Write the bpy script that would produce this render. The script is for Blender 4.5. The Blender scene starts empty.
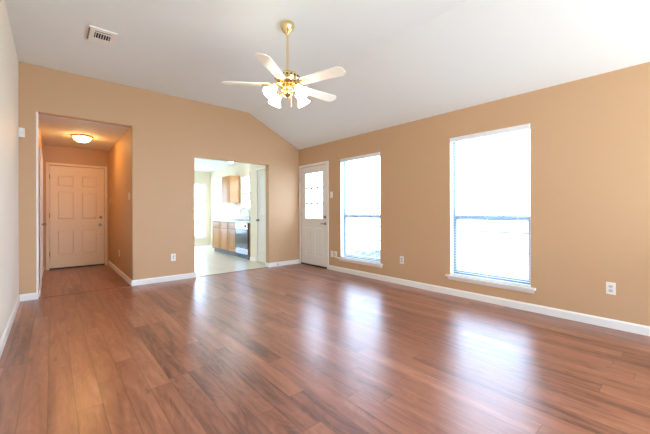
import bpy, bmesh, math, random
from mathutils import Vector, Matrix
random.seed(4)
S = bpy.context.scene
COL = S.collection
PI = math.pi

# ------------------------------------------------------------------ camera
F_PX, YAW, HY, ROLL, EYE = 314.04, math.radians(40.972), 211.165, math.radians(-0.1605), 1.118
cam_d = bpy.data.cameras.new('camera'); cam = bpy.data.objects.new('camera', cam_d); COL.objects.link(cam)
cam_d.sensor_fit = 'HORIZONTAL'; cam_d.sensor_width = 36.0; cam_d.lens = F_PX / 650 * 36.0
cam_d.shift_x = 0.0; cam_d.shift_y = -(217 - HY) / 650.0
cam_d.clip_start = 0.05; cam_d.clip_end = 200
fw = Vector((math.sin(YAW), math.cos(YAW), 0)); rt = Vector((math.cos(YAW), -math.sin(YAW), 0)); dn = Vector((0, 0, -1))
c_, s_ = math.cos(ROLL), math.sin(ROLL)
right = rt * c_ - dn * s_; up = -(rt * s_ + dn * c_)
M4 = Matrix((right, up, -fw)).transposed().to_4x4(); M4.translation = Vector((0, 0, EYE))
cam.matrix_world = M4
S.camera = cam

# ------------------------------------------------------------------ world and exposure
W = bpy.data.worlds.new('daylight'); S.world = W; W.use_nodes = True
bg = W.node_tree.nodes['Background']
bg.inputs[0].default_value = (0.57, 0.75, 1.0, 1); bg.inputs[1].default_value = 13.0
ad = bpy.data.lights.new('bounce_flash', 'AREA'); ad.shape = 'RECTANGLE'; ad.size = 2.6; ad.size_y = 2.0; ad.energy = 120; ad.color = (0.86, 0.95, 1.0)
al = bpy.data.objects.new('bounce_flash', ad); COL.objects.link(al); al.location = (2.6, -1.7, 0.45); al.rotation_euler = Vector((-0.5, 0.32, 0.8)).to_track_quat('-Z', 'Y').to_euler()
kd = bpy.data.lights.new('kitchen_fill', 'AREA'); kd.shape = 'RECTANGLE'; kd.size = 1.2; kd.size_y = 0.6; kd.energy = 6; kd.color = (0.92, 0.97, 1.0)
kl = bpy.data.objects.new('kitchen_fill', kd); COL.objects.link(kl); kl.location = (1.9, 7.9, 2.42)  # unseen fill lamp added under the ceiling to brighten the kitchen
S.view_settings.view_transform = 'Standard'; S.view_settings.look = 'None'
S.view_settings.gamma = 1.0; S.view_settings.use_curve_mapping = False
S.view_settings.exposure = 0.12
S.cycles.max_bounces = 14; S.cycles.diffuse_bounces = 8; S.cycles.glossy_bounces = 5
S.cycles.transparent_max_bounces = 24; S.cycles.transmission_bounces = 8
S.cycles.sample_clamp_indirect = 6.0
S.cycles.caustics_reflective = False; S.cycles.caustics_refractive = False
S.cycles.use_denoising = True

# ------------------------------------------------------------------ room measures (metres)
XL, XR, YB, YF = -0.316, 4.011, 5.472, -3.2
ZL, ZH, XBRK = 2.438, 3.0, 2.818          # low wall head, flat ceiling, where the slope starts
WT = 0.12                                  # partition thickness
YK = YB + WT
HX0, HX1, HZ, HEND = -0.137, 0.908, 2.406, 8.05
KX0, KX1, KZ, KEND, KCEIL = 1.826, 3.262, 2.047, 10.5, 2.44
WALLO = 0.16                               # outer wall thickness

# ------------------------------------------------------------------ materials
def srgb(r, g, b):
    f = lambda c: (c / 255 / 12.92) if c / 255 <= 0.04045 else ((c / 255 + 0.055) / 1.055) ** 2.4
    return (f(r), f(g), f(b), 1)

def mat(name, col, rough=0.5, metal=0.0, spec=0.5, bump=0.0, bscale=200, emit=None, estr=0, vary=0.0, coat=0.0, coat_r=0.1):
    m = bpy.data.materials.new(name); m.use_nodes = True
    nt = m.node_tree; p = nt.nodes['Principled BSDF']
    p.inputs['Base Color'].default_value = col; p.inputs['Roughness'].default_value = rough
    p.inputs['Metallic'].default_value = metal; p.inputs['Specular IOR Level'].default_value = spec
    p.inputs['Coat Weight'].default_value = coat; p.inputs['Coat Roughness'].default_value = coat_r
    if emit: p.inputs['Emission Color'].default_value = emit; p.inputs['Emission Strength'].default_value = estr
    tc = nt.nodes.new('ShaderNodeTexCoord')
    if bump:
        n = nt.nodes.new('ShaderNodeTexNoise'); n.inputs['Scale'].default_value = bscale; n.inputs['Detail'].default_value = 3
        b = nt.nodes.new('ShaderNodeBump'); b.inputs['Strength'].default_value = bump; b.inputs['Distance'].default_value = 0.002
        nt.links.new(tc.outputs['Object'], n.inputs['Vector']); nt.links.new(n.outputs['Fac'], b.inputs['Height'])
        nt.links.new(b.outputs['Normal'], p.inputs['Normal'])
    if vary:
        n = nt.nodes.new('ShaderNodeTexNoise'); n.inputs['Scale'].default_value = 3.0; n.inputs['Detail'].default_value = 4
        mx = nt.nodes.new('ShaderNodeMix'); mx.data_type = 'RGBA'
        mx.inputs[6].default_value = tuple(c * (1 - vary) for c in col[:3]) + (1,)
        mx.inputs[7].default_value = tuple(min(1, c * (1 + vary)) for c in col[:3]) + (1,)
        nt.links.new(tc.outputs['Object'], n.inputs['Vector']); nt.links.new(n.outputs['Fac'], mx.inputs[0])
        nt.links.new(mx.outputs[2], p.inputs['Base Color'])
    return m

def glass_mat(name, tint=(0.97, 0.985, 1, 1)):
    m = bpy.data.materials.new(name); m.use_nodes = True; nt = m.node_tree
    for n in list(nt.nodes):
        if n.type != 'OUTPUT_MATERIAL': nt.nodes.remove(n)
    out = [n for n in nt.nodes if n.type == 'OUTPUT_MATERIAL'][0]
    t = nt.nodes.new('ShaderNodeBsdfTransparent'); t.inputs[0].default_value = tint
    g = nt.nodes.new('ShaderNodeBsdfGlossy'); g.inputs['Roughness'].default_value = 0.02
    lw = nt.nodes.new('ShaderNodeLayerWeight'); lw.inputs[0].default_value = 0.5; pw = nt.nodes.new('ShaderNodeMath'); pw.operation = 'POWER'; pw.inputs[1].default_value = 4.0; nt.links.new(lw.outputs['Facing'], pw.inputs[0]); fr = nt.nodes.new('ShaderNodeMath'); fr.operation = 'MULTIPLY_ADD'; fr.inputs[1].default_value = 0.5; fr.inputs[2].default_value = 0.03; nt.links.new(pw.outputs[0], fr.inputs[0])
    mx = nt.nodes.new('ShaderNodeMixShader')
    nt.links.new(fr.outputs[0], mx.inputs[0]); nt.links.new(t.outputs[0], mx.inputs[1]); nt.links.new(g.outputs[0], mx.inputs[2])
    nt.links.new(mx.outputs[0], out.inputs[0])
    return m

def plank_mat():
    m = bpy.data.materials.new('laminate_planks'); m.use_nodes = True; nt = m.node_tree
    L = nt.links.new; N = nt.nodes.new
    p = nt.nodes['Principled BSDF']
    tc = N('ShaderNodeTexCoord'); sp = N('ShaderNodeSeparateXYZ'); L(tc.outputs['Object'], sp.inputs[0])
    def mth(op, a, b=None, c=None):
        n = N('ShaderNodeMath'); n.operation = op
        for i, v in enumerate((a, b, c)):
            if v is None: continue
            if isinstance(v, (int, float)): n.inputs[i].default_value = v
            else: L(v, n.inputs[i])
        return n.outputs[0]
    PW, PL = 0.122, 1.22
    xs = mth('DIVIDE', mth('ADD', sp.outputs[0], 20.03), PW); row = mth('FLOOR', xs); fx = mth('FRACT', xs)
    wn = N('ShaderNodeTexWhiteNoise'); wn.noise_dimensions = '1D'; L(row, wn.inputs['W'])
    ys = mth('ADD', mth('DIVIDE', mth('ADD', sp.outputs[1], 20.0), PL), mth('MULTIPLY', wn.outputs['Value'], 3.7))
    colm = mth('FLOOR', ys); fy = mth('FRACT', ys)
    cb = N('ShaderNodeCombineXYZ'); L(row, cb.inputs[0]); L(colm, cb.inputs[1])
    w2 = N('ShaderNodeTexWhiteNoise'); w2.noise_dimensions = '3D'; L(cb.outputs[0], w2.inputs['Vector'])
    rnd = w2.outputs['Value']; rc = N('ShaderNodeSeparateXYZ'); L(w2.outputs['Color'], rc.inputs[0])
    # grain, long along the plank and shifted per plank
    gx = mth('ADD', mth('MULTIPLY', sp.outputs[0], 1.0), mth('MULTIPLY', rnd, 17.0))
    gy = mth('ADD', sp.outputs[1], mth('MULTIPLY', rc.outputs[1], 31.0))
    def gvec(sx, sy):
        c = N('ShaderNodeCombineXYZ'); L(mth('MULTIPLY', gx, sx), c.inputs[0]); L(mth('MULTIPLY', gy, sy), c.inputs[1]); L(rnd, c.inputs[2]); return c.outputs[0]
    def noise(vec, sc, det, dist=0.0, rough=0.55):
        n = N('ShaderNodeTexNoise'); n.inputs['Scale'].default_value = sc; n.inputs['Detail'].default_value = det
        n.inputs['Distortion'].default_value = dist; n.inputs['Roughness'].default_value = rough; L(vec, n.inputs['Vector']); return n.outputs['Fac']
    n1 = noise(gvec(16, 1.3), 1.0, 5, 0.9); n2 = noise(gvec(60, 3.0), 1.0, 3, 0.2); n3 = noise(gvec(5.5, 1.6), 1.0, 3, 0.8)
    # rings of the grain
    rg = mth('ABSOLUTE', mth('SUBTRACT', mth('FRACT', mth('MULTIPLY', n3, 9.0)), 0.5))
    v = mth('ADD', mth('MULTIPLY', n1, 0.72), mth('MULTIPLY', n2, 0.08))
    v = mth('ADD', v, mth('ADD', 0.05, mth('MULTIPLY', mth('SUBTRACT', rnd, 0.5), 0.24)))
    v = mth('ADD', v, mth('MULTIPLY', mth('SUBTRACT', rg, 0.25), 0.16))
    rp = N('ShaderNodeValToRGB'); L(v, rp.inputs[0]); e = rp.color_ramp.elements
    e[0].position = 0.24; e[0].color = PLANK[0]
    e[1].position = 0.70; e[1].color = PLANK[3]
    a = e.new(0.40); a.color = PLANK[1]
    a = e.new(0.54); a.color = PLANK[2]
    # knots: dark elongated spots
    vo = N('ShaderNodeTexVoronoi'); vo.inputs['Scale'].default_value = 1.0; L(gvec(7.0, 1.9), vo.inputs['Vector'])
    kn = N('ShaderNodeMapRange'); L(mth('ADD', vo.outputs['Distance'], mth('MULTIPLY', n2, 0.07)), kn.inputs[0])
    kn.inputs[1].default_value = 0.06; kn.inputs[2].default_value = 0.18; kn.inputs[3].default_value = 0.8; kn.inputs[4].default_value = 0.0
    n4 = noise(gvec(26, 2.4), 1.0, 2, 0.5)
    st = N('ShaderNodeMapRange'); L(n4, st.inputs[0]); st.inputs[1].default_value = 0.62; st.inputs[2].default_value = 0.78; st.inputs[3].default_value = 0.0; st.inputs[4].default_value = 0.42
    dark = mth('MAXIMUM', kn.outputs[0], st.outputs[0])
    mx = N('ShaderNodeMix'); mx.data_type = 'RGBA'; L(dark, mx.inputs[0]); L(rp.outputs[0], mx.inputs[6]); mx.inputs[7].default_value = srgb(86, 50, 36)
    # seams
    sx = mth('MINIMUM', fx, mth('SUBTRACT', 1.0, fx)); sy = mth('MINIMUM', fy, mth('SUBTRACT', 1.0, fy))
    smx = N('ShaderNodeMapRange'); L(sx, smx.inputs[0]); smx.inputs[1].default_value = 0.012; smx.inputs[2].default_value = 0.032; smx.inputs[3].default_value = 1; smx.inputs[4].default_value = 0
    smy = N('ShaderNodeMapRange'); L(sy, smy.inputs[0]); smy.inputs[1].default_value = 0.0012; smy.inputs[2].default_value = 0.0036; smy.inputs[3].default_value = 1; smy.inputs[4].default_value = 0
    seam = mth('MAXIMUM', smx.outputs[0], smy.outputs[0])
    m2 = N('ShaderNodeMix'); m2.data_type = 'RGBA'; L(mth('MULTIPLY', seam, 0.42), m2.inputs[0]); L(mx.outputs[2], m2.inputs[6]); m2.inputs[7].default_value = srgb(52, 30, 24)
    L(m2.outputs[2], p.inputs['Base Color'])
    rr = N('ShaderNodeMapRange'); L(n2, rr.inputs[0]); rr.inputs[3].default_value = 0.27; rr.inputs[4].default_value = 0.32
    L(rr.outputs[0], p.inputs['Roughness'])
    bp = N('ShaderNodeBump'); bp.inputs['Strength'].default_value = 0.1; bp.inputs['Distance'].default_value = 0.001
    L(mth('SUBTRACT', 1.0, seam), bp.inputs['Height'])
    p.inputs['Specular IOR Level'].default_value = 0.9; p.inputs['IOR'].default_value = 1.62
    return m

def vinyl_mat():
    m = bpy.data.materials.new('beige_vinyl_tile'); m.use_nodes = True; nt = m.node_tree; L = nt.links.new
    p = nt.nodes['Principled BSDF']; tc = nt.nodes.new('ShaderNodeTexCoord')
    b = nt.nodes.new('ShaderNodeTexBrick'); b.offset = 0; b.inputs['Scale'].default_value = 1
    b.inputs['Brick Width'].default_value = 0.305; b.inputs['Row Height'].default_value = 0.305; b.inputs['Mortar Size'].default_value = 0.004
    b.inputs['Color1'].default_value = srgb(216, 208, 190); b.inputs['Color2'].default_value = srgb(222, 214, 198); b.inputs['Mortar'].default_value = srgb(188, 176, 156)
    L(tc.outputs['Object'], b.inputs['Vector']); L(b.outputs['Color'], p.inputs['Base Color'])
    p.inputs['Roughness'].default_value = 0.3
    return m

def wood_mat(name, c1, c2, rough=0.35):
    m = bpy.data.materials.new(name); m.use_nodes = True; nt = m.node_tree; L = nt.links.new
    p = nt.nodes['Principled BSDF']; tc = nt.nodes.new('ShaderNodeTexCoord'); mp = nt.nodes.new('ShaderNodeMapping')
    mp.inputs['Scale'].default_value = (14, 14, 1.2)
    n = nt.nodes.new('ShaderNodeTexNoise'); n.inputs['Scale'].default_value = 2.2; n.inputs['Detail'].default_value = 5; n.inputs['Distortion'].default_value = 0.6
    mx = nt.nodes.new('ShaderNodeMix'); mx.data_type = 'RGBA'; mx.inputs[6].default_value = c1; mx.inputs[7].default_value = c2
    L(tc.outputs['Object'], mp.inputs[0]); L(mp.outputs[0], n.inputs['Vector']); L(n.outputs['Fac'], mx.inputs[0]); L(mx.outputs[2], p.inputs['Base Color'])
    p.inputs['Roughness'].default_value = rough
    return m

PLANK = [srgb(96, 56, 42), srgb(142, 88, 66), srgb(160, 103, 78), srgb(182, 126, 98)]
M = dict(
    tan=mat('tan_wall_paint', srgb(202, 165, 126), 0.6, bump=0.25, bscale=160, spec=0.35),
    pale=mat('pale_wall_paint', srgb(240, 233, 216), 0.55, bump=0.25, bscale=160, spec=0.35),
    cream=mat('cream_wall_paint', srgb(238, 230, 210), 0.6, bump=0.2, bscale=160, spec=0.35),
    ceil=mat('ceiling_paint', srgb(233, 237, 233), 0.8, bump=0.35, bscale=120, spec=0.2),
    white=mat('white_trim_paint', srgb(240, 238, 232), 0.35),
    doorw=mat('white_door_paint', srgb(236, 234, 228), 0.38),
    creamdoor=mat('cream_door_paint', srgb(236, 212, 166), 0.38),
    vinyl=mat('white_vinyl', srgb(238, 241, 244), 0.4),
    alu=mat('blue_grey_sash', srgb(128, 146, 164), 0.45),
    grid=mat('grey_grille', srgb(84, 88, 94), 0.5),
    tarp=mat('grey_tarp', srgb(34, 40, 48), 0.8, vary=0.2),
    slat=mat('white_blind_slat', srgb(236, 237, 238), 0.45),
    plastic=mat('white_plastic', srgb(240, 237, 228), 0.35),
    dark=mat('dark_slot', srgb(40, 36, 32), 0.7),
    black=mat('black_plastic', srgb(22, 23, 26), 0.25),
    bronze=mat('dark_threshold', srgb(36, 28, 24), 0.5),
    brass=mat('polished_brass', srgb(240, 216, 158), 0.2, metal=1.0),
    nickel=mat('satin_nickel', srgb(150, 138, 116), 0.28, metal=1.0),
    chrome=mat('chrome', srgb(205, 208, 212), 0.12, metal=1.0),
    steel=mat('stainless_steel', srgb(170, 178, 190), 0.26, metal=1.0),
    blade=wood_mat('whitewashed_blade', srgb(240, 232, 212), srgb(250, 245, 232), 0.3),
    oakdark=wood_mat('oak_face_frame', srgb(104, 66, 36), srgb(128, 84, 48), 0.35),
    oak=wood_mat('honey_oak', srgb(176, 122, 66), srgb(204, 152, 92), 0.3),
    toe=mat('dark_toe_kick', srgb(88, 98, 110), 0.4),
    counter=mat('pale_counter_laminate', srgb(226, 226, 220), 0.25, vary=0.05),
    glass=glass_mat('window_glass'),
    shade=mat('lit_frosted_glass', srgb(255, 250, 238), 0.4, emit=srgb(255, 244, 224), estr=12.0),
    dome=mat('lit_glass_dome', srgb(255, 248, 230), 0.4, emit=srgb(255, 192, 112), estr=56.0),
    kdome=mat('lit_kitchen_dome', srgb(255, 250, 240), 0.4, emit=srgb(244, 250, 255), estr=60.0),
    planks=plank_mat(), tile=vinyl_mat(),
    ground=mat('pale_ground', srgb(212, 212, 206), 0.9, vary=0.1),
    fence=mat('weathered_fence_wood', srgb(30, 30, 30), 0.8, vary=0.15),
    shingle=mat('dark_roof_shingle', srgb(52, 58, 64), 0.9, vary=0.2),
    siding=mat('pale_siding', srgb(200, 198, 190), 0.8),
)

# ------------------------------------------------------------------ mesh helpers
class MB:
    def __init__(s): s.bm = bmesh.new()
    def box(s, x0, x1, y0, y1, z0, z1, bev=0.0):
        x0, x1 = sorted((x0, x1)); y0, y1 = sorted((y0, y1)); z0, z1 = sorted((z0, z1))
        r = bmesh.ops.create_cube(s.bm, size=1.0); vs = r['verts']
        for v in vs:
            v.co = Vector((x0 + (v.co.x + .5) * (x1 - x0), y0 + (v.co.y + .5) * (y1 - y0), z0 + (v.co.z + .5) * (z1 - z0)))
        if bev:
            es = list({e for v in vs for e in v.link_edges})
            bmesh.ops.bevel(s.bm, geom=es, offset=bev, segments=2, affect='EDGES', profile=0.5)
        return s
    def prism(s, pts, axis, a, b):
        """polygon in the two other axes, extruded from a to b along axis"""
        def mk(p, w):
            if axis == 'y': return (p[0], w, p[1])
            if axis == 'x': return (w, p[0], p[1])
            return (p[0], p[1], w)
        A = [s.bm.verts.new(mk(p, a)) for p in pts]; B = [s.bm.verts.new(mk(p, b)) for p in pts]
        s.bm.faces.new(A); s.bm.faces.new(B[::-1]); n = len(pts)
        for i in range(n): s.bm.faces.new((A[i], B[i], B[(i + 1) % n], A[(i + 1) % n]))
        return s
    def lathe(s, prof, c=(0, 0, 0), seg=32, axis=None, mtx=None):
        rings = []
        R = mtx or Matrix.Identity(4)
        for r, z in prof:
            if r < 1e-6: rings.append([s.bm.verts.new(R @ Vector((0, 0, z)) + Vector(c))])
            else: rings.append([s.bm.verts.new(R @ Vector((r * math.cos(2 * PI * k / seg), r * math.sin(2 * PI * k / seg), z)) + Vector(c)) for k in range(seg)])
        for A, B in zip(rings, rings[1:]):
            for k in range(seg):
                k2 = (k + 1) % seg
                if len(A) == 1 and len(B) == 1: continue
                if len(A) == 1: s.bm.faces.new((A[0], B[k2], B[k]))
                elif len(B) == 1: s.bm.faces.new((A[k], A[k2], B[0]))
                else: s.bm.faces.new((A[k], A[k2], B[k2], B[k]))
        if len(rings[0]) > 1: s.bm.faces.new(rings[0][::-1])
        if len(rings[-1]) > 1: s.bm.faces.new(rings[-1])
        return s
    def tube(s, pts, r, seg=10):
        pts = [Vector(p) for p in pts]; rings = []
        n0 = None
        for i, p in enumerate(pts):
            t = (pts[min(i + 1, len(pts) - 1)] - pts[max(i - 1, 0)]).normalized()
            a = n0 if n0 is not None else (Vector((0, 0, 1)) if abs(t.z) < .9 else Vector((1, 0, 0)))
            u = (a - t * a.dot(t)).normalized(); n0 = u; v = t.cross(u)
            rr = r[i] if isinstance(r, (list, tuple)) else r
            rings.append([s.bm.verts.new(p + (u * math.cos(2 * PI * k / seg) + v * math.sin(2 * PI * k / seg)) * rr) for k in range(seg)])
        for A, B in zip(rings, rings[1:]):
            for k in range(seg): s.bm.faces.new((A[k], A[(k + 1) % seg], B[(k + 1) % seg], B[k]))
        s.bm.faces.new(rings[0][::-1]); s.bm.faces.new(rings[-1])
        return s
    def frustum(s, x0, x1, z0, z1, yb, yf, ins):
        """raised field: base rectangle at y=yb, smaller front at y=yf"""
        a = [(x0, yb, z0), (x1, yb, z0), (x1, yb, z1), (x0, yb, z1)]
        b = [(x0 + ins, yf, z0 + ins), (x1 - ins, yf, z0 + ins), (x1 - ins, yf, z1 - ins), (x0 + ins, yf, z1 - ins)]
        A = [s.bm.verts.new(p) for p in a]; B = [s.bm.verts.new(p) for p in b]
        s.bm.faces.new(A[::-1]); s.bm.faces.new(B)
        for i in range(4): s.bm.faces.new((A[i], A[(i + 1) % 4], B[(i + 1) % 4], B[i]))
        return s
    def xform(s, mtx): bmesh.ops.transform(s.bm, matrix=mtx, verts=s.bm.verts); return s
    def build(s, name, m, parent=None, smooth=False, kind=None):
        bmesh.ops.recalc_face_normals(s.bm, faces=s.bm.faces)
        me = bpy.data.meshes.new(name); s.bm.to_mesh(me); s.bm.free()
        if smooth:
            for f in me.polygons: f.use_smooth = True
            try: me.set_sharp_from_angle(angle=math.radians(40))
            except Exception: pass
        me.materials.append(m)
        o = bpy.data.objects.new(name, me); COL.objects.link(o)
        if parent: o.parent = parent
        if kind: o['kind'] = kind
        return o

def empty(name, loc, rz=0.0):
    o = bpy.data.objects.new(name, None); COL.objects.link(o); o.location = loc; o.rotation_euler = (0, 0, rz); o.empty_display_size = 0.1
    return o
def thing(name, label, cat, loc, rz=0.0, group=None):
    o = empty(name, loc, rz); o['label'] = label; o['category'] = cat
    if group: o['group'] = group
    return o
def tag(o, label, cat, group=None):
    o['label'] = label; o['category'] = cat
    if group: o['group'] = group
    return o
def struct(name, loc=(0, 0, 0), rz=0.0):
    o = empty(name, loc, rz); o['kind'] = 'structure'; return o
def children(o): return [c for c in bpy.data.objects if c.parent == o]
def copy_tree(o, parent=None, loc=None, rz=None):
    kids = children(o)
    c = o.copy(); COL.objects.link(c); c.parent = parent
    if loc is not None: c.location = loc
    if rz is not None: c.rotation_euler = (0, 0, rz)
    for k in kids: copy_tree(k, c)
    return c

def cells(us, vs, holes):
    """grid cells of a wall not covered by holes; merged vertically where possible"""
    us = sorted(set(us + [h[0] for h in holes] + [h[1] for h in holes])); out = []
    for a, b in zip(us, us[1:]):
        if b - a < 1e-6: continue
        hs = sorted((h[2], h[3]) for h in holes if h[0] <= a + 1e-6 and h[1] >= b - 1e-6)
        z = vs[0]
        for z0, z1 in hs:
            if z0 > z + 1e-6: out.append((a, b, z, z0))
            z = max(z, z1)
        if z < vs[1] - 1e-6: out.append((a, b, z, vs[1]))
    return out

# ------------------------------------------------------------------ the shell
# wooden floor of the main room and hall
mb = MB(); mb.box(XL - .05, XR + .02, YF, YB + .005, -.06, 0); mb.box(HX0 - .05, HX1 + .05, YB + .005, HEND + .15, -.06, 0)
mb.build('floor', M['planks'], kind='structure')
mb = MB(); mb.box(HX1 + WT, XR + .02, YB + .005, KEND + .02, -.06, 0)
mb.build('floor_kitchen', M['tile'], kind='structure')

# right (outer) wall with windows, glazed door
DOOR_Y0, DOOR_Y1, DOOR_Z = 4.552, 5.411, 2.04
W1 = (3.254, 4.185, .265, 2.075); W2 = (1.137, 2.072, .265, 2.088)
mb = MB()
for a, b, z0, z1 in cells([YF, YK], (0, ZL + .03), [W1, W2, (DOOR_Y0, DOOR_Y1, 0, DOOR_Z)]):
    mb.box(XR, XR + WALLO, a, b, z0, z1)
mb.build('wall_right', M['tan'], kind='structure')
# window over the sink and far kitchen window
KW = (7.30, 8.20, 1.185, 2.075)
mb = MB()
for a, b, z0, z1 in cells([YK, KEND + WALLO], (0, KCEIL), [KW]): mb.box(XR, XR + WALLO, a, b, z0, z1)
mb.build('wall_kitchen_right', M['cream'], kind='structure')
KF = (2.90, 3.836, .27, 2.03); KFILL = (1.30, 2.25, .27, 2.03)  # second far window is added out of view to brighten the kitchen
mb = MB()
for a, b, z0, z1 in cells([HX1 + WT, XR], (0, KCEIL), [KF, KFILL]): mb.box(a, b, KEND, KEND + WALLO, z0, z1)
mb.build('wall_kitchen_back', M['cream'], kind='structure')

# back wall: hall opening, kitchen opening, gabled head
mb = MB()
R_ = .016
for a, b, z0, z1 in cells([XL - .12, HX0 - R_, HX1 + R_, KX0 - R_, KX1 + R_, XR], (0, ZL), [(HX0 - R_, HX1 + R_, 0, HZ + R_), (KX0 - R_, KX1 + R_, 0, KZ + R_)]):
    mb.box(a, b, YB, YK, z0, z1)
mb.prism([(XL - .12, ZL), (XR + .0, ZL), (XBRK, ZH + .0), (XBRK - .001, ZH + .02), (XL - .12, ZH + .02)], 'y', YB, YK)
def jamb(xe, sgn, z1):
    """rounded drywall edge of an opening; sgn +1 when the opening lies to the right"""
    n = 5; f = []
    for k in range(n + 1):
        t = PI / 2 * k / n; f.append((xe - sgn * R_ + sgn * R_ * math.sin(t), YB + R_ - R_ * math.cos(t)))
    b = [(x, 2 * (YB + WT / 2) - y) for x, y in f[::-1]]
    mb.prism(f + b, 'z', 0, z1)
jamb(HX0, 1, HZ + R_); jamb(HX1, -1, HZ + R_); jamb(KX0, 1, KZ + R_); jamb(KX1, -1, KZ + R_)
def head(x0, x1, z):
    n = 5; f = []
    for k in range(n + 1):
        t = PI / 2 * k / n; f.append((YB + R_ - R_ * math.cos(t), z + R_ - R_ * math.sin(t)))
    b = [(2 * (YB + WT / 2) - y, zz) for y, zz in f[::-1]]
    mb.prism(f + b, 'x', x0, x1)
head(HX0, HX1, HZ); head(KX0, KX1, KZ)
mb.build('wall_back', M['tan'], kind='structure')

mb = MB(); mb.box(XL - WT, XL, YF, YB, 0, ZH + .02); mb.build('wall_left', M['pale'], kind='structure')
# wall behind the camera, with three added windows to let fill daylight in
FILL_WIN = [(-.1, 1.1, .12, 2.2), (1.3, 2.5, .12, 2.2), (2.7, 3.85, .12, 2.2)]
mb = MB()
for a, b, z0, z1 in cells([XL - WT, XR + WALLO], (0, ZL), FILL_WIN): mb.box(a, b, YF - WALLO, YF, z0, z1)
mb.prism([(XL - WT, ZL), (XR + .0, ZL), (XBRK, ZH), (XBRK - .001, ZH + .02), (XL - WT, ZH + .02)], 'y', YF - WALLO, YF)
mb.build('wall_front', M['tan'], kind='structure')
# ceilings
SL = (ZH - ZL) / (XR - XBRK)
mb = MB(); mb.prism([(XL - WT, ZH), (XBRK, ZH), (XR + .1, ZL - SL * .1), (XR + .1, ZL - SL * .1 + .12), (XBRK + .02, ZH + .1), (XL - WT, ZH + .1)], 'y', YF - .1, YB + .0)
mb.build('ceiling', M['ceil'], kind='structure')
mb = MB(); mb.box(HX0 - .05, HX1 + .05, YK, HEND + .15, HZ + .0, HZ + .05); mb.build('ceiling_hall', M['ceil'], kind='structure')
mb = MB(); mb.box(HX1 + .06, XR + .1, YK, KEND + .1, KCEIL, KCEIL + .05); mb.build('ceiling_kitchen', M['ceil'], kind='structure')

# hall walls
HDZ = 2.025
mb = MB(); mb.box(HX0 - WT, HX0, YK, HEND, 0, HZ); mb.build('wall_hall_left', M['tan'], kind='structure')
mb = MB(); mb.box(HX1, HX1 + WT / 2, YK, HEND, 0, HZ); mb.build('wall_hall_right', M['tan'], kind='structure')
mb = MB(); mb.box(HX1 + WT / 2, HX1 + WT, YK, KEND, 0, KCEIL); mb.build('wall_kitchen_left', M['cream'], kind='structure')
mb = MB()
for a, b, z0, z1 in cells([HX0 - WT, HX1 + WT / 2], (0, HZ), [(-.045, .832, 0, HDZ)]): mb.box(a, b, HEND, HEND + .12, z0, z1)
mb.build('wall_hall_back', M['tan'], kind='structure')
# kitchen side of the partition is cream
mb = MB()
for a, b, z0, z1 in cells([HX1 + WT, XR], (0, KCEIL), [(KX0 - .0, KX1, 0, KZ)]): mb.box(a, b, YK, YK + .006, z0, z1)
mb.build('wall_kitchen_front', M['cream'], kind='structure')
# pantry closet wall
PX, PY1 = 3.405, 6.515
PD0, PD1, PDZ = 5.62, 6.19, 2.02
mb = MB()
for a, b, z0, z1 in cells([YK + .006, PY1], (0, KCEIL), [(PD0, PD1, 0, PDZ)]): mb.box(PX, PX + .08, a, b, z0, z1)
mb.box(PX + .08, XR, PY1 - .08, PY1, 0, KCEIL)
mb.build('wall_pantry', M['cream'], kind='structure')

# ------------------------------------------------------------------ baseboards
def base(name, segs, m='white', h=.085):
    """segs: (x0,y0,x1,y1,nx,ny) along the wall, n pointing to the room"""
    mb = MB(); t = .014
    for x0, y0, x1, y1, nx, ny in segs:
        prof = [(0, 0), (t, 0), (t, h - .016), (t * .55, h - .004), (t * .3, h), (0, h)]
        A = []; B = []
        for d, z in prof:
            A.append(mb.bm.verts.new((x0 + nx * d, y0 + ny * d, z))); B.append(mb.bm.verts.new((x1 + nx * d, y1 + ny * d, z)))
        mb.bm.faces.new(A); mb.bm.faces.new(B[::-1]); n = len(prof)
        for i in range(n): mb.bm.faces.new((A[i], B[i], B[(i + 1) % n], A[(i + 1) % n]))
    return mb.build(name, M[m], kind='structure')
base('baseboard_left', [(XL, YF, XL, YB, 1, 0)])
base('baseboard_back_left', [(XL, YB, HX0, YB, 0, -1)])
base('baseboard_back_middle', [(HX1, YB, KX0, YB, 0, -1), (KX0, YB - .014, KX0, YK, 1, 0)])
base('baseboard_back_right', [(KX1, YB, XR, YB, 0, -1), (KX1, YB - .014, KX1, YK, -1, 0)])
base('baseboard_right', [(XR, YF, XR, 4.506, -1, 0)])
base('baseboard_hall_right', [(HX1, YB - .014, HX1, HEND, -1, 0)])
base('baseboard_hall_left', [(HX0, YK, HX0, 6.27, 1, 0), (HX0, 7.31, HX0, HEND, 1, 0)])
base('baseboard_kitchen_back', [(HX1 + WT, KEND, XR, KEND, 0, -1), (XR, KEND, XR, 8.79, -1, 0)])
base('baseboard_pantry', [(PX, 6.245, PX, PY1, -1, 0)])
base('baseboard_front', [(XL, YF, XR, YF, 0, 1)])
mb = MB(); mb.box(HX0 - .020, HX0 + .002, YB - .004, YB + WT + .002, 0, HZ, .006); mb.build('jamb_highlight', M['white'], kind='structure')  # white strip painting the light caught on the opening's left edge
# floor transition strips in the two openings
mb = MB(); mb.prism([(YB - .012, 0), (YB + .03, 0), (YB + .026, .005), (YB + .009, .008), (YB - .008, .005)], 'x', KX0 + .014, KX1 - .014)
mb.build('trim_1', mat('metal_threshold', srgb(128, 112, 96), 0.35), kind='structure')
mb = MB(); mb.prism([(YB - .005, 0), (YB + .04, 0), (YB + .036, .004), (YB + .017, .007), (YB - .001, .004)], 'x', HX0 + .0, HX1 - .014)
mb.build('trim_2', mat('wood_reducer_strip', srgb(150, 98, 70), 0.4), kind='structure')

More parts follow.
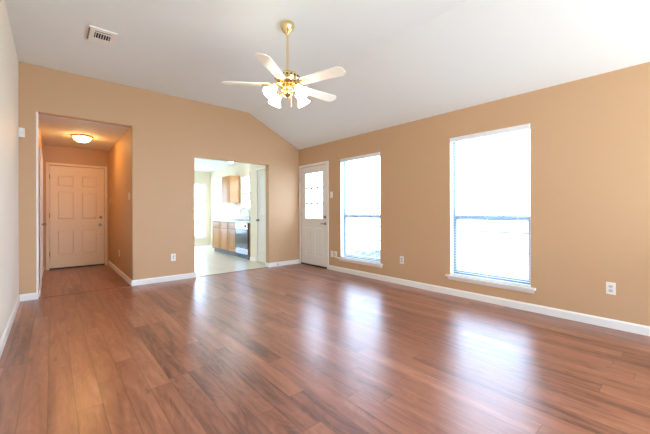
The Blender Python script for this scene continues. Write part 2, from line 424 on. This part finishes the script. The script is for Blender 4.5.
# ------------------------------------------------------------------ windows (local: x right, y outward, z up; origin at sill-level left corner of the opening)
def window(n, loc, rz, w, z0, z1, fm='alu', sill=True, sash=True, wall=WALLO, rail=None):
    root = struct('window_%d' % n, loc, rz)
    y0, y1 = wall - .072, wall - .015; f = .026
    mb = MB(); mb.box(0, f, y0, y1, z0, z1); mb.box(w - f, w, y0, y1, z0, z1); mb.box(f, w - f, y0, y1, z1 - f, z1); mb.box(f, w - f, y0, y1, z0, z0 + f)
    mb.build('window_frame', M[fm], root)
    rz_ = rail or (z0 + z1) / 2
    mb = MB(); g = .020
    mb.box(f, w - f, y0 - .006, y0 + .028, rz_ - .035, rz_ + .022)
    mb.box(f, f + g, y0 - .004, y0 + .024, z0 + f, rz_ - .02); mb.box(w - f - g, w - f, y0 - .004, y0 + .024, z0 + f, rz_ - .02)
    mb.box(f + g, w - f - g, y0 - .004, y0 + .024, z0 + f, z0 + f + .04)
    mb.build('lower_sash', M[fm], root)
    mb = MB(); mb.box(f + g, w - f - g, y0 + .008, y0 + .012, z0 + f + .04, rz_ - .02); mb.build('lower_pane', M['glass'], root)
    mb = MB(); mb.box(f, w - f, y0 + .034, y0 + .038, rz_ + .0, z1 - f); mb.build('upper_pane', M['glass'], root)
    if sill:
        mb = MB(); mb.box(-.05, w + .05, -.045, 0, z0 - .024, z0, .004); mb.box(.001, w - .001, 0, y0, z0 - .024, z0 + .0005)
        mb.build('window_sill', M['white'], root)
        mb = MB(); mb.prism([(0, z0 - .066), (-.013, z0 - .060), (-.016, z0 - .024), (0, z0 - .024)], 'x', -.03, w + .03); mb.build('apron', M['white'], root)
        # white reveal lining of the opening
        mb = MB(); mb.box(0, .004, 0, y0, z0, z1); mb.box(w - .004, w, 0, y0, z0, z1); mb.box(.004, w - .004, 0, y0, z1 - .004, z1)
        mb.build('reveal', M['white'], root)
    return root
R90 = -PI / 2
window(1, (XR, W1[1], 0), R90, W1[1] - W1[0], W1[2], W1[3], rail=1.035)
window(2, (XR, W2[1], 0), R90, W2[1] - W2[0], W2[2], W2[3], rail=1.035)
window(3, (XR, KW[1], 0), R90, KW[1] - KW[0], KW[2], KW[3], 'vinyl')
window(4, (KF[0], KEND, 0), 0, KF[1] - KF[0], KF[2], KF[3], 'vinyl')
window(5, (KFILL[0], KEND, 0), 0, KFILL[1] - KFILL[0], KFILL[2], KFILL[3], 'vinyl')  # added window, hidden from the camera, for kitchen light
for i, fwn in enumerate(FILL_WIN): window(6 + i, (fwn[1], YF, 0), PI, fwn[1] - fwn[0], fwn[2], fwn[3])  # made-up windows behind the camera, admitting fill light

# mini blinds
def blind(loc, w, z0, z1, label):
    t = thing('window_blind', label, 'window blind', loc, R90, 'open white mini blinds in the wall windows')
    mb = MB(); mb.box(.006, w - .006, -.012, .034, z1 - .058, z1 - .004, .003); mb.build('head_rail', M['slat'], t)
    mb = MB(); zb = z0 + .022; n = 0; z = zb + .03
    while z < z1 - .07:
        A = []
        for k in range(5):
            y = .014 + (k - 2) * .0062; zz = z - .0016 * ((k - 2) / 2) ** 2
            A.append((mb.bm.verts.new((.010, y, zz)), mb.bm.verts.new((w - .010, y, zz))))
        for a, b in zip(A, A[1:]): mb.bm.faces.new((a[0], a[1], b[1], b[0]))
        z += .0213
    mb.build('slats', M['slat'], t)
    mb = MB(); mb.box(.010, w - .010, .000, .028, z0 + .004, zb, .003); mb.build('bottom_rail', M['slat'], t)
    for q in (.13, w / 2, w - .13):
        mb = MB(); mb.box(q - .0007, q + .0007, .0010, .0016, zb, z1 - .058); mb.box(q - .0007, q + .0007, .0268, .0274, zb, z1 - .058); mb.build('ladder_cord', M['slat'], t)
    mb = MB(); mb.tube([(.095, -.018, z1 - .05), (.095, -.022, z1 - .08), (.097, -.024, z1 - .62)], .0035, 6); mb.build('tilt_wand', mat('clear_wand', srgb(150, 160, 168), 0.2), t)
    mb = MB(); mb.tube([(w - .16, -.016, z1 - .05), (w - .16, -.018, 1.33)], .0012, 5); cd = mb.build('lift_cord', M['slat'], t)
    mb = MB(); mb.lathe([(.002, 1.335), (.006, 1.32), (.008, 1.29), (.002, 1.288)], (w - .16, -.018, 0), 8); o = mb.build('tassel', M['dark'], cd)
    mb = MB(); mb.box(w - .166, w - .154, -.018, -.012, z1 - .115, z1 - .085); mb.build('cord_lock', M['dark'], t)
    return t
blind((XR, W1[1], 0), W1[1] - W1[0], W1[2], W1[3], 'open white mini blind in the window beside the glazed door')
blind((XR, W2[1], 0), W2[1] - W2[0], W2[2], W2[3], 'open white mini blind in the right-hand, nearer of the two big windows')

# ------------------------------------------------------------------ doors (local: x right, y into the wall, z up)
def casing(root, w, z, cw=.045, proud=.014, m='white'):
    mb = MB()
    mb.box(-cw, 0, -proud, 0, 0, z + cw, .003); mb.box(w, w + cw, -proud, 0, 0, z + cw, .003); mb.box(0, w, -proud, 0, z, z + cw, .003)
    mb.build('door_casing', M[m], root)
def panel_mesh(mb, x0, x1, z0, z1, yf, th, panels, holes=()):
    """slab with recessed raised-field panels, front face at y=yf; holes go right through"""
    cs = cells([x0, x1], (z0, z1), [tuple(p) for p in list(panels) + list(holes)])
    for a, b, c, d in cs: mb.box(a, b, yf, yf + .009, c, d)
    for a, b, c, d in cells([x0, x1], (z0, z1), [tuple(p) for p in holes]): mb.box(a, b, yf + .009, yf + th, c, d)
    for a, b, c, d in panels:
        mb.frustum(a + .012, b - .012, c + .012, d - .012, yf + .009, yf + .001, .018)
def knob(mb, x, z, yf, r=.027):
    T = Matrix.Rotation(PI / 2, 4, 'X')
    mb.lathe([(.03, 0), (.03, .006), (.012, .010), (.011, .03), (.020, .034), (r, .046), (r * .9, .058), (.0, .064)], (x, yf, z), 16, mtx=T)
def deadbolt(mb, x, z, yf):
    T = Matrix.Rotation(PI / 2, 4, 'X')
    mb.lathe([(.029, 0), (.027, .008), (.012, .012), (.012, .016), (0, .016)], (x, yf, z), 16, mtx=T)
    mb.box(x - .005, x + .005, yf - .032, yf - .012, z - .017, z + .017, .002)
def hinges(root, x, zs, yf):
    for z in zs:
        mb = MB(); mb.tube([(x, yf - .004, z - .045), (x, yf - .004, z + .045)], .006, 8); mb.build('hinge', M['nickel'], root)

# door_1: six panel front door at the end of the hall
w1 = .877
d = struct('door_1', (-.045, HEND, 0), 0)
casing(d, w1, HDZ, m='creamdoor')
mb = MB()
P6 = []
for a, b in ((.115, .385), (.49, .76)):
    P6 += [(a, b, .27, .76), (a, b, .965, 1.52), (a, b, 1.61, 1.84)]
panel_mesh(mb, .006, w1 - .006, .025, HDZ - .008, .012, .045, P6)
mb.build('door_slab', M['creamdoor'], d)
mb = MB(); mb.box(0, .02, .058, .118, 0, HDZ); mb.box(w1 - .02, w1, .058, .118, 0, HDZ); mb.box(.02, w1 - .02, .058, .118, HDZ - .02, HDZ); mb.build('door_stop_strip', M['doorw'], d)
mb = MB(); mb.box(0, w1, .0, .10, 0, .026); mb.build('threshold', M['bronze'], d)
mb = MB(); knob(mb, .80, .845, .012); mb.build('door_knob', M['nickel'], d, True)
mb = MB(); deadbolt(mb, .815, 1.0, .012); mb.build('deadbolt', M['nickel'], d, True)
mb = MB(); mb.lathe([(.008, 0), (.008, .006), (0, .006)], (.815, .012, .655), 10, mtx=Matrix.Rotation(PI / 2, 4, 'X')); mb.build('door_viewer', M['nickel'], d)
hinges(d, .004, (.3, 1.05, 1.8), .014)

# door_2: half glazed back door in the right wall
w2 = DOOR_Y1 - DOOR_Y0
d = struct('door_2', (XR, DOOR_Y1, 0), R90)
casing(d, w2, DOOR_Z)
LX0, LX1, LZ0, LZ1 = .155, .715, .965, 1.905
mb = MB()
panel_mesh(mb, .006, w2 - .006, .03, DOOR_Z - .008, .015, .045, [(.14, .395, .22, .80), (.465, .72, .22, .80)], [(LX0, LX1, LZ0, LZ1)])
mb.build('door_slab', M['doorw'], d)
mb = MB(); e = .022
mb.box(LX0 - e, LX0 + .006, .006, .016, LZ0 - e, LZ1 + e, .003); mb.box(LX1 - .006, LX1 + e, .006, .016, LZ0 - e, LZ1 + e, .003)
mb.box(LX0 + .006, LX1 - .006, .006, .016, LZ1 - .006, LZ1 + e, .003); mb.box(LX0 + .006, LX1 - .006, .006, .016, LZ0 - e, LZ0 + .006, .003)
mb.build('lite_frame', M['doorw'], d)
mb = MB(); mw = .0135
for k in (1, 2):
    x = LX0 + (LX1 - LX0) * k / 3; mb.box(x - mw, x + mw, .022, .030, LZ0, LZ1)
    z = LZ0 + (LZ1 - LZ0) * k / 3
    for q in range(3):
        xa = LX0 + (LX1 - LX0) * q / 3 + (mw if q else 0); xb = LX0 + (LX1 - LX0) * (q + 1) / 3 - (mw if q < 2 else 0)
        mb.box(xa, xb, .022, .030, z - mw, z + mw)
mb.build('muntin_grid', M['grid'], d)
mb = MB(); mb.box(LX0, LX1, .034, .038, LZ0, LZ1); mb.build('door_pane', M['glass'], d)
mb = MB(); mb.box(0, w2, -.004, .15, 0, .026); mb.build('threshold', M['bronze'], d)
mb = MB(); deadbolt(mb, .782, 1.005, .015); mb.build('deadbolt', M['nickel'], d, True)
mb = MB()
mb.lathe([(.03, 0), (.03, .007), (.012, .011), (.011, .045), (0, .045)], (.782, .015, .872), 16, mtx=Matrix.Rotation(PI / 2, 4, 'X'))
mb.tube([(.782, -.028, .872), (.76, -.032, .873), (.70, -.030, .870), (.675, -.026, .866)], [.010, .010, .008, .007], 10)
mb.build('door_handle', M['nickel'], d, True)
hinges(d, .004, (.3, 1.05, 1.8), .012)

# door_3: pantry door beside the kitchen opening
w3 = PD1 - PD0
d = struct('door_3', (PX, PD1, 0), R90)
casing(d, w3, PDZ, .04, .012)
mb = MB(); panel_mesh(mb, .004, w3 - .004, .02, PDZ - .006, .008, .035, [(.09, w3 - .09, .2, .86), (.09, w3 - .09, 1.0, 1.88)]); mb.build('door_slab', M['doorw'], d)
mb = MB(); knob(mb, .045, .925, .008, .022); mb.build('door_knob', M['nickel'], d, True)

# door_4: closet door on the left side of the hall, flush with its casing
d = struct('door_4', (HX0, 6.32, 0), PI / 2)
casing(d, .94, HDZ, .05, .016)
mb = MB(); panel_mesh(mb, .004, .936, .015, HDZ - .004, -.008, .008, [(.1, .42, .2, .8), (.52, .84, .2, .8), (.1, .42, .95, 1.85), (.52, .84, .95, 1.85)]); mb.build('door_slab', M['doorw'], d)
mb = MB(); knob(mb, .09, .93, -.008); mb.build('door_knob', M['nickel'], d, True)

# ------------------------------------------------------------------ ceiling fan
FX, FY = 1.79, 2.63
fan = thing('ceiling_fan', 'brass ceiling fan with white blades and lit glass shades hanging from the ceiling', 'ceiling fan', (FX, FY, 2.38))
def zl(z): return z - 2.38
mb = MB(); mb.lathe([(.070, zl(2.9995)), (.072, zl(2.985)), (.066, zl(2.955)), (.045, zl(2.925)), (.026, zl(2.908)), (.020, zl(2.895)), (.013, zl(2.89))], seg=32); mb.build('canopy', M['brass'], fan, True)
mb = MB(); mb.lathe([(.0125, zl(2.90)), (.0125, zl(2.515))], seg=14); mb.build('downrod', M['brass'], fan, True)
mb = MB(); mb.lathe([(.016, .165), (.024, .15), (.030, .135), (.062, .128), (.105, .112), (.125, .088), (.127, .06), (.115, .045), (.112, .030), (.12, .022), (.10, .006), (.06, -.002), (.035, -.004)], seg=40)
mh = mb.build('motor_housing', M['brass'], fan, True)
for k in range(20):   # vent slots around the motor
    mb = MB()
    a = 2 * PI * k / 20; m_ = Matrix.Rotation(a, 4, 'Z')
    v = [m_ @ Vector(p) for p in ((.1265, -.008, .064), (.1265, .008, .064), (.1265, .008, .082), (.1265, -.008, .082))]
    v2 = [p * 1 + Vector((p.x * .012, p.y * .012, 0)) for p in v]
    A = [mb.bm.verts.new(p) for p in v]; B = [mb.bm.verts.new(p) for p in v2]
    mb.bm.faces.new(A); mb.bm.faces.new(B[::-1])
    for i in range(4): mb.bm.faces.new((A[i], A[(i + 1) % 4], B[(i + 1) % 4], B[i]))
    mb.build('vent_slot', M['dark'], mh)
mb = MB(); mb.lathe([(.045, -.002), (.062, -.012), (.068, -.03), (.060, -.05), (.045, -.058), (.052, -.066), (.050, -.085), (.036, -.102), (.022, -.112), (.012, -.122), (.014, -.13), (0, -.136)], seg=32)
mb.build('light_fitter', M['brass'], fan, True)
for k in range(5):
    a = math.radians(0 + 72 * k); T = Matrix.Rotation(a, 4, 'Z') @ Matrix.Translation((0, 0, .012)) @ Matrix.Rotation(math.radians(-11), 4, 'X')
    mb = MB()
    # bracket: a strip that spreads at the blade
    pts = [(.085, -.016), (.14, -.012), (.175, -.036), (.235, -.046), (.255, -.02), (.262, 0), (.255, .02), (.235, .046), (.175, .036), (.14, .012), (.085, .016)]
    mb.prism(pts, 'z', -.012, -.0065); mb.xform(T)
    br = mb.build('blade_arm', M['brass'], fan)
    mb = MB()
    pr = [(.170, -.040), (.185, -.052), (.40, -.062), (.605, -.068), (.640, -.030), (.640, .030), (.605, .068), (.40, .062), (.185, .052), (.170, .040)]
    mb.prism(pr, 'z', -.006, .001); mb.xform(T)
    mb.build('blade', M['blade'], fan)
def shade_prof():
    return [(.024, 0), (.030, .012), (.034, .03), (.042, .055), (.052, .078), (.061, .098), (.069, .112), (.067, .1125), (.058, .098), (.048, .078), (.037, .05), (.028, .02), (.018, .006)]
for k in range(4):
    a = math.radians(4 + 90 * k)
    dirv = Vector((math.cos(a), math.sin(a), 0))
    p0 = dirv * .045 + Vector((0, 0, -.035)); p1 = dirv * .085 + Vector((0, 0, -.018)); p2 = dirv * .125 + Vector((0, 0, -.020)); p3 = dirv * .145 + Vector((0, 0, -.038))
    mb = MB(); mb.tube([p0, p1, p2, p3], .007, 8); arm = mb.build('light_arm', M['brass'], fan, True)
    ax = (dirv * .62 + Vector((0, 0, -.78))).normalized()
    q = Vector((0, 0, 1)).rotation_difference(ax).to_matrix().to_4x4()
    mb = MB(); mb.lathe([(.018, -.004), (.027, .0), (.028, .018), (.022, .024)], tuple(p3), 16, mtx=q); mb.build('shade_holder', M['brass'], arm, True)
    mb = MB()
    prof = shade_prof(); rings = []
    seg = 32
    for r, z in prof:
        rings.append([mb.bm.verts.new(q @ Vector((r * (1 + (.05 if z > .09 else 0) * math.cos(8 * 2 * PI * j / seg)) * math.cos(2 * PI * j / seg), r * (1 + (.05 if z > .09 else 0) * math.cos(8 * 2 * PI * j / seg)) * math.sin(2 * PI * j / seg), z + .012)) + p3) for j in range(seg)])
    for A, B in zip(rings, rings[1:]):
        for j in range(seg): mb.bm.faces.new((A[j], A[(j + 1) % seg], B[(j + 1) % seg], B[j]))
    mb.build('glass_shade', M['shade'], fan, True)
mb = MB(); mb.tube([(.03, -.02, -.10), (.032, -.022, -.2)], .0012, 5); ch = mb.build('pull_chain', M['brass'], fan)
mb = MB(); mb.lathe([(0, -.2), (.006, -.204), (.008, -.212), (.005, -.222), (0, -.224)], (.032, -.022, 0), 10); mb.build('chain_pull', M['nickel'], ch, True)

# ------------------------------------------------------------------ hall ceiling light, kitchen light
t = thing('ceiling_light', 'lit glass dome ceiling light with brass rim on the hall ceiling', 'ceiling light', (.386, 6.74, HZ))
mb = MB(); mb.lathe([(.10, -.0005), (.142, -.003), (.150, -.012), (.144, -.022), (.130, -.026), (.125, -.020)], seg=40); mb.build('rim', M['brass'], t, True)
mb = MB(); mb.lathe([(.124, -.022), (.120, -.04), (.106, -.064), (.078, -.086), (.042, -.100), (.0, -.105)], seg=36); mb.build('glass_dome', M['dome'], t, True)
mb = MB(); mb.lathe([(.012, -.103), (.010, -.112), (0, -.118)], seg=12); mb.build('finial', M['brass'], t, True)

t = thing('ceiling_light', 'small round white light on the kitchen ceiling above the counter', 'ceiling light', (3.28, 7.25, KCEIL))
mb = MB(); mb.lathe([(.05, -.0005), (.06, -.01), (.055, -.03)], seg=24); mb.build('base', M['white'], t, True)
mb = MB(); mb.lathe([(.040, -.028), (.050, -.05), (.056, -.09), (.050, -.12), (.03, -.145), (0, -.15)], seg=24); mb.build('globe', M['kdome'], t, True)

# ------------------------------------------------------------------ ceiling vent
t = thing('ceiling_vent', 'white louvered air register on the ceiling above the hall opening', 'air vent', (.40, 4.09, ZH))
mb = MB()
x0, x1, y0, y1 = -.115, .125, -.155, .165; a0, a1, b0, b1 = -.062, .078, -.100, .080
mb.box(x0, a0, y0, y1, -.014, -.0005); mb.box(a1, x1, y0, y1, -.014, -.0005); mb.box(a0, a1, y0, b0, -.014, -.0005); mb.box(a0, a1, b1, y1, -.014, -.0005)
mb.build('frame', M['plastic'], t)
mb = MB(); mb.box(a0, a1, b0, b1, -.004, -.001); mb.build('duct_shadow', M['dark'], t)
for k in range(6):
    x = a0 + .014 + k * .0222
    mb = MB(); mb.box(x - .0028, x + .0028, b0 + .045, b1, -.013, -.0045); mb.build('louver', M['plastic'], t)
mb = MB(); mb.box(a0, a1, b0 + .034, b0 + .044, -.0135, -.0045); mb.build('damper_bar', M['plastic'], t)
mb = MB(); mb.box(x0 - .001, x0 + .0105, y0 + .02, y1 - .02, -.018, -.0135); mb.build('damper_lever', M['nickel'], t)

# ------------------------------------------------------------------ motion detector in the corner
t = thing('motion_detector', 'small white alarm motion detector high in the back left corner', 'motion detector', (XL + .026, YB - .024, 2.055))
mb = MB(); mb.prism([(-.0255, .0235), (.030, .0235), (.034, .004), (.022, -.022), (-.010, -.030), (-.0255, -.026)], 'z', 0, .112); mb.build('body', M['plastic'], t)
mb = MB(); mb.prism([(-.006, -.0295), (.020, -.0225), (.0195, -.0255), (-.006, -.0325)], 'z', .022, .07); mb.build('lens', mat('milky_lens', srgb(226, 232, 236), 0.25), t)

# ------------------------------------------------------------------ switches and outlets (local: x right, y into the wall)
def outlet(label, loc, rz, group='white wall outlets'):
    t = thing('wall_outlet', label, 'wall outlet', loc, rz, group)
    mb = MB(); mb.box(-.035, .035, -.006, -.0003, -.0575, .0575, .0025); mb.build('cover_plate', M['plastic'], t)
    for s in (-1, 1):
        mb = MB(); mb.prism([(-.014, s * .020 - .014), (.014, s * .020 - .014), (.017, s * .020 - .006), (.017, s * .020 + .006), (.014, s * .020 + .014), (-.014, s * .020 + .014), (-.017, s * .020 + .006), (-.017, s * .020 - .006)], 'y', -.0085, -.0055)
        f = mb.build('receptacle', mat('receptacle_face', srgb(214, 210, 200), 0.4) if 'receptacle_face' not in bpy.data.materials else bpy.data.materials['receptacle_face'], t)
        mb = MB(); z = s * .020
        mb.box(-.0085, -.0060, -.0092, -.0084, z - .004, z + .006); mb.box(.0060, .0085, -.0092, -.0084, z - .004, z + .006); mb.box(-.002, .002, -.0092, -.0084, z - .011, z - .006)
        mb.build('slots', M['dark'], f)
    mb = MB(); mb.lathe([(.003, 0), (.0028, .0012), (0, .0014)], (0, -.0058, 0), 8, mtx=Matrix.Rotation(PI / 2, 4, 'X')); mb.build('screw', M['nickel'], t)
    return t
def switch(label, loc, rz, group='white light switches'):
    t = thing('light_switch', label, 'light switch', loc, rz, group)
    mb = MB(); mb.box(-.035, .035, -.006, -.0003, -.0575, .0575, .0025); mb.build('cover_plate', M['plastic'], t)
    mb = MB(); mb.prism([(-.005, -.012), (-.016, .006), (-.013, .011), (-.005, .012)], 'x', -.005, .005); mb.build('toggle', M['plastic'], t)
    for s in (-1, 1):
        mb = MB(); mb.lathe([(.003, 0), (.0028, .0012), (0, .0014)], (0, -.0058, s * .03), 8, mtx=Matrix.Rotation(PI / 2, 4, 'X')); mb.build('screw', M['nickel'], t)
    return t
def blank(label, loc, rz):
    t = thing('jack_plate', label, 'wall plate', loc, rz)
    mb = MB(); mb.box(-.035, .035, -.006, -.0003, -.0575, .0575, .0025); mb.build('cover_plate', M['plastic'], t)
    mb = MB(); mb.lathe([(.006, 0), (.0055, .006), (0, .006)], (0, -.0058, 0), 12, mtx=Matrix.Rotation(PI / 2, 4, 'X')); mb.build('jack', M['nickel'], t)
    return t
outlet('white duplex outlet low on the tan wall right of the right window', (XR, .474, .376), R90)
outlet('white outlet low on the tan wall between the two windows', (XR, 2.837, .373), R90)
outlet('white outlet low on the wall between the hall and kitchen openings', (1.485, YB, .375), 0)
outlet('white outlet beside the glazed door, the one nearer the window', (XR, 4.312, .306), R90)
blank('white plate beside the glazed door, the one nearer the door', (XR, 4.415, .306), R90)
outlet('white outlet low on the right wall of the hall', (HX1, 6.69, .376), R90)
switch('white light switch on the wall beside the glazed door', (XR, 4.427, 1.43), R90)
switch('light switch on the hall wall near the living room', (HX1, 5.70, 1.36), R90)
switch('light switch on the hall wall next to the front door', (HX1, 7.80, 1.34), R90)

# spring door stop
t = thing('door_stop', 'small spring door stop on the baseboard beside the kitchen opening', 'door stop', (3.46, YB - .014, .045), 0)
mb = MB(); T = Matrix.Rotation(PI / 2, 4, 'X'); mb.lathe([(.011, 0), (.011, .004), (.006, .006), (.006, .055), (.007, .055), (.007, .056)], (0, 0, 0), 10, mtx=T); mb.build('spring', M['nickel'], t, True)
mb = MB(); mb.lathe([(.008, .056), (.008, .068), (.0, .07)], (0, 0, 0), 10, mtx=T); mb.build('bumper', M['plastic'], t, True)

# ------------------------------------------------------------------ kitchen cabinets (local: x right, y towards the wall, z up; facing -X in the world)
CX = 3.405; CD = XR - CX - .002
def cab_door(root, name, x0, x1, z0, z1, drawer=False):
    mb = MB(); panel = [(x0 + .055, x1 - .055, z0 + .055, z1 - .055)] if not drawer else [(x0 + .03, x1 - .03, z0 + .028, z1 - .028)]
    panel_mesh(mb, x0, x1, z0, z1, -.02, .019, panel)
    o = mb.build(name, M['oak'], root); return o
def base_cabinet(y1, w, label):
    t = thing('base_cabinet', label, 'kitchen cabinet', (CX, y1, 0), R90, 'oak base cabinets under the counter')
    mb = MB(); mb.box(.001, w - .001, 0, CD, .10, .85); mb.build('body', M['oakdark'], t)
    mb = MB(); mb.box(.001, w - .001, .05, CD, 0, .10); mb.build('toe_kick', M['toe'], t)
    cab_door(t, 'drawer', .022, w - .022, .69, .83, True)
    cab_door(t, 'door', .022, w - .022, .125, .665)
    return t
base_cabinet(8.745, .555, 'oak base cabinet farthest from the dishwasher, at the end of the counter')
base_cabinet(8.190, .505, 'oak base cabinet in the middle of the three under the counter')
base_cabinet(7.685, .445, 'narrow oak base cabinet next to the dishwasher')
# dishwasher
t = thing('dishwasher', 'dark glossy dishwasher with grey control panel at the near end of the counter', 'dishwasher', (CX, 7.238, 0), R90)
w = .635
mb = MB(); mb.box(.004, w - .004, .002, .56, .11, .845); mb.build('body', M['black'], t)
mb = MB(); mb.box(.006, w - .006, -.026, .001, .70, .842, .003); cp = mb.build('control_panel', M['steel'], t)
mb = MB(); mb.lathe([(.026, 0), (.024, .016), (0, .017)], (w - .12, -.026, .775), 16, mtx=Matrix.Rotation(PI / 2, 4, 'X')); mb.build('dial', M['black'], cp, True)
for k in range(4):
    mb = MB(); mb.box(.08 + k * .05, .115 + k * .05, -.029, -.0255, .765, .785); mb.build('button', M['black'], cp)
mb = MB(); mb.box(.006, w - .006, -.024, .001, .245, .695, .003); mb.build('door', mat('dark_glass_door', srgb(70, 80, 92), 0.12, spec=.8), t)
mb = MB(); mb.box(.006, w - .006, -.020, .001, .115, .24, .003); mb.build('lower_panel', M['steel'], t)
mb = MB(); mb.box(.01, w - .01, .03, .5, 0, .11); mb.build('toe_panel', mat('blue_grey_toe', srgb(60, 86, 106), .4), t)
# filler beside the dishwasher
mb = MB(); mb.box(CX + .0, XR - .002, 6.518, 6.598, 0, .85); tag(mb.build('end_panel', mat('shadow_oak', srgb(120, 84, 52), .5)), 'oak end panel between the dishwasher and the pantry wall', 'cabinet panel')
# countertop
t = thing('countertop', 'pale laminate kitchen countertop with backsplash over the oak cabinets', 'countertop', (CX, 8.78, .851), R90)
w = 8.78 - 6.518; sk = (.80, 1.42, .10, .50)
mb = MB()
for a, b, c, d_ in cells([0, w], (-.03, CD), [(sk[0], sk[1], sk[2], sk[3])]): mb.box(a, b, c, d_, 0, .036)
mb.build('top', M['counter'], t)
mb = MB(); mb.box(0, w, CD - .02, CD, .036, .136, .003); mb.build('backsplash', M['counter'], t)
# sink
t = thing('kitchen_sink', 'stainless sink set into the kitchen counter below the window', 'sink', (CX, 8.78, .887), R90)
mb = MB(); x0, x1, y0, y1 = .785, 1.435, .085, .515
mb.box(x0, sk[0] + .012, y0, y1, .0005, .006); mb.box(sk[1] - .012, x1, y0, y1, .0005, .006); mb.box(sk[0] + .012, sk[1] - .012, y0, sk[2] + .012, .0005, .006); mb.box(sk[0] + .012, sk[1] - .012, sk[3] - .012, y1, .0005, .006)
mb.build('rim', M['steel'], t)
mb = MB(); q = .004; a, b, c, d_ = sk[0] + q, sk[1] - q, sk[2] + q, sk[3] - q
mb.box(a, a + .003, c, d_, -.033, .0005); mb.box(b - .003, b, c, d_, -.033, .0005); mb.box(a, b, c, c + .003, -.033, .0005); mb.box(a, b, d_ - .003, d_, -.033, .0005); mb.box(a, b, c, d_, -.035, -.032)
mb.build('bowl', M['steel'], t)
# faucet
t = thing('faucet', 'tall chrome gooseneck faucet standing behind the kitchen sink', 'faucet', (3.955, 7.62, .887), R90)
mb = MB(); mb.lathe([(.03, .0006), (.03, .01), (.018, .02), (.016, .06)], seg=16)
pts = [(0, 0, .05), (0, 0, .20)]
for k in range(1, 13):
    a = PI * k / 12; pts.append((0, -.13 + .13 * math.cos(a), .20 + .115 * math.sin(a)))
pts.append((0, -.26, .15)); mb.tube(pts, .0115, 10); mb.build('spout', M['chrome'], t, True)
mb = MB(); mb.tube([(.012, 0, .05), (.04, -.005, .06), (.09, -.02, .085)], [.009, .008, .006], 8); mb.build('lever', M['chrome'], t, True)
t = thing('sink_sprayer', 'small chrome side sprayer beside the gooseneck faucet', 'sprayer', (3.955, 7.43, .887))
mb = MB(); mb.lathe([(.022, .0006), (.02, .012), (.011, .02), (.012, .07), (.017, .10), (.010, .125), (0, .128)], seg=14); mb.build('spray_head', M['chrome'], t, True)
# wall cabinets
def wall_cabinet(y1, w, label):
    t = thing('wall_cabinet', label, 'kitchen cabinet', (3.70, y1, 0), R90, 'oak wall cabinets')
    dpt = XR - 3.70 - .002
    mb = MB(); mb.box(0, w, 0, dpt, 1.36, 2.11); mb.build('body', M['oak'], t)
    mb = MB(); panel_mesh(mb, .015, w - .015, 1.375, 2.095, -.02, .019, [(.065, w - .065, 1.43, 2.04)]); mb.build('door', M['oak'], t)
    return t
wall_cabinet(8.76, .48, 'oak wall cabinet left of the window over the sink')
wall_cabinet(7.09, .57, 'oak wall cabinet against the pantry wall, only its edge showing')

# ------------------------------------------------------------------ outside
mb = MB(); mb.box(XR + .3, 60, -40, 60, -.65, -.6); mb.build('ground', M['ground'], kind='structure')
mb = MB(); mb.box(-30, XR + .25, -40, YF - .5, -.65, -.6); mb.box(-30, XR + .25, KEND + .5, 60, -.65, -.6); mb.build('ground_yard', M['ground'], kind='structure')
t = thing('rail_fence', 'low fence with thin dark rails standing outside beyond the windows', 'fence', (13, 0, -.6))
for z in (.17, .89):
    mb = MB(); mb.box(-.02, .02, -6, 34, z - .026, z + .026); mb.build('rail', M['fence'], t)
for k in range(10):
    mb = MB(); mb.box(-.012, .012, -6 + k * 4.4, -5.976 + k * 4.4, 0, .90); mb.build('post', M['vinyl'], t)
mb = MB()
prof = [(-.55, 0), (-.5, .52), (-.2, .50), (.05, .44), (.12, .60), (.35, .54), (.8, .46), (1.0, .40), (1.2, .12), (1.25, 0)]
for a_, b_ in ((-.35, .8), (.0, 1.0), (.35, .75)):
    pass
rings = []
for q, sc in ((-.55, .15), (-.45, .75), (-.1, 1.0), (.25, .92), (.5, .6), (.58, .15)):
    rings.append([mb.bm.verts.new((q + .05 * math.sin(7 * y), -y, z * sc)) for y, z in prof])
for A, B in zip(rings, rings[1:]):
    for i in range(len(prof) - 1): mb.bm.faces.new((A[i], A[i + 1], B[i + 1], B[i]))
o = mb.build('covered_pile', M['tarp']); o.location = (7.2, 6.15, -.6)
tag(o, 'low dark covered heap on the ground outside the narrower window', 'tarp pile')
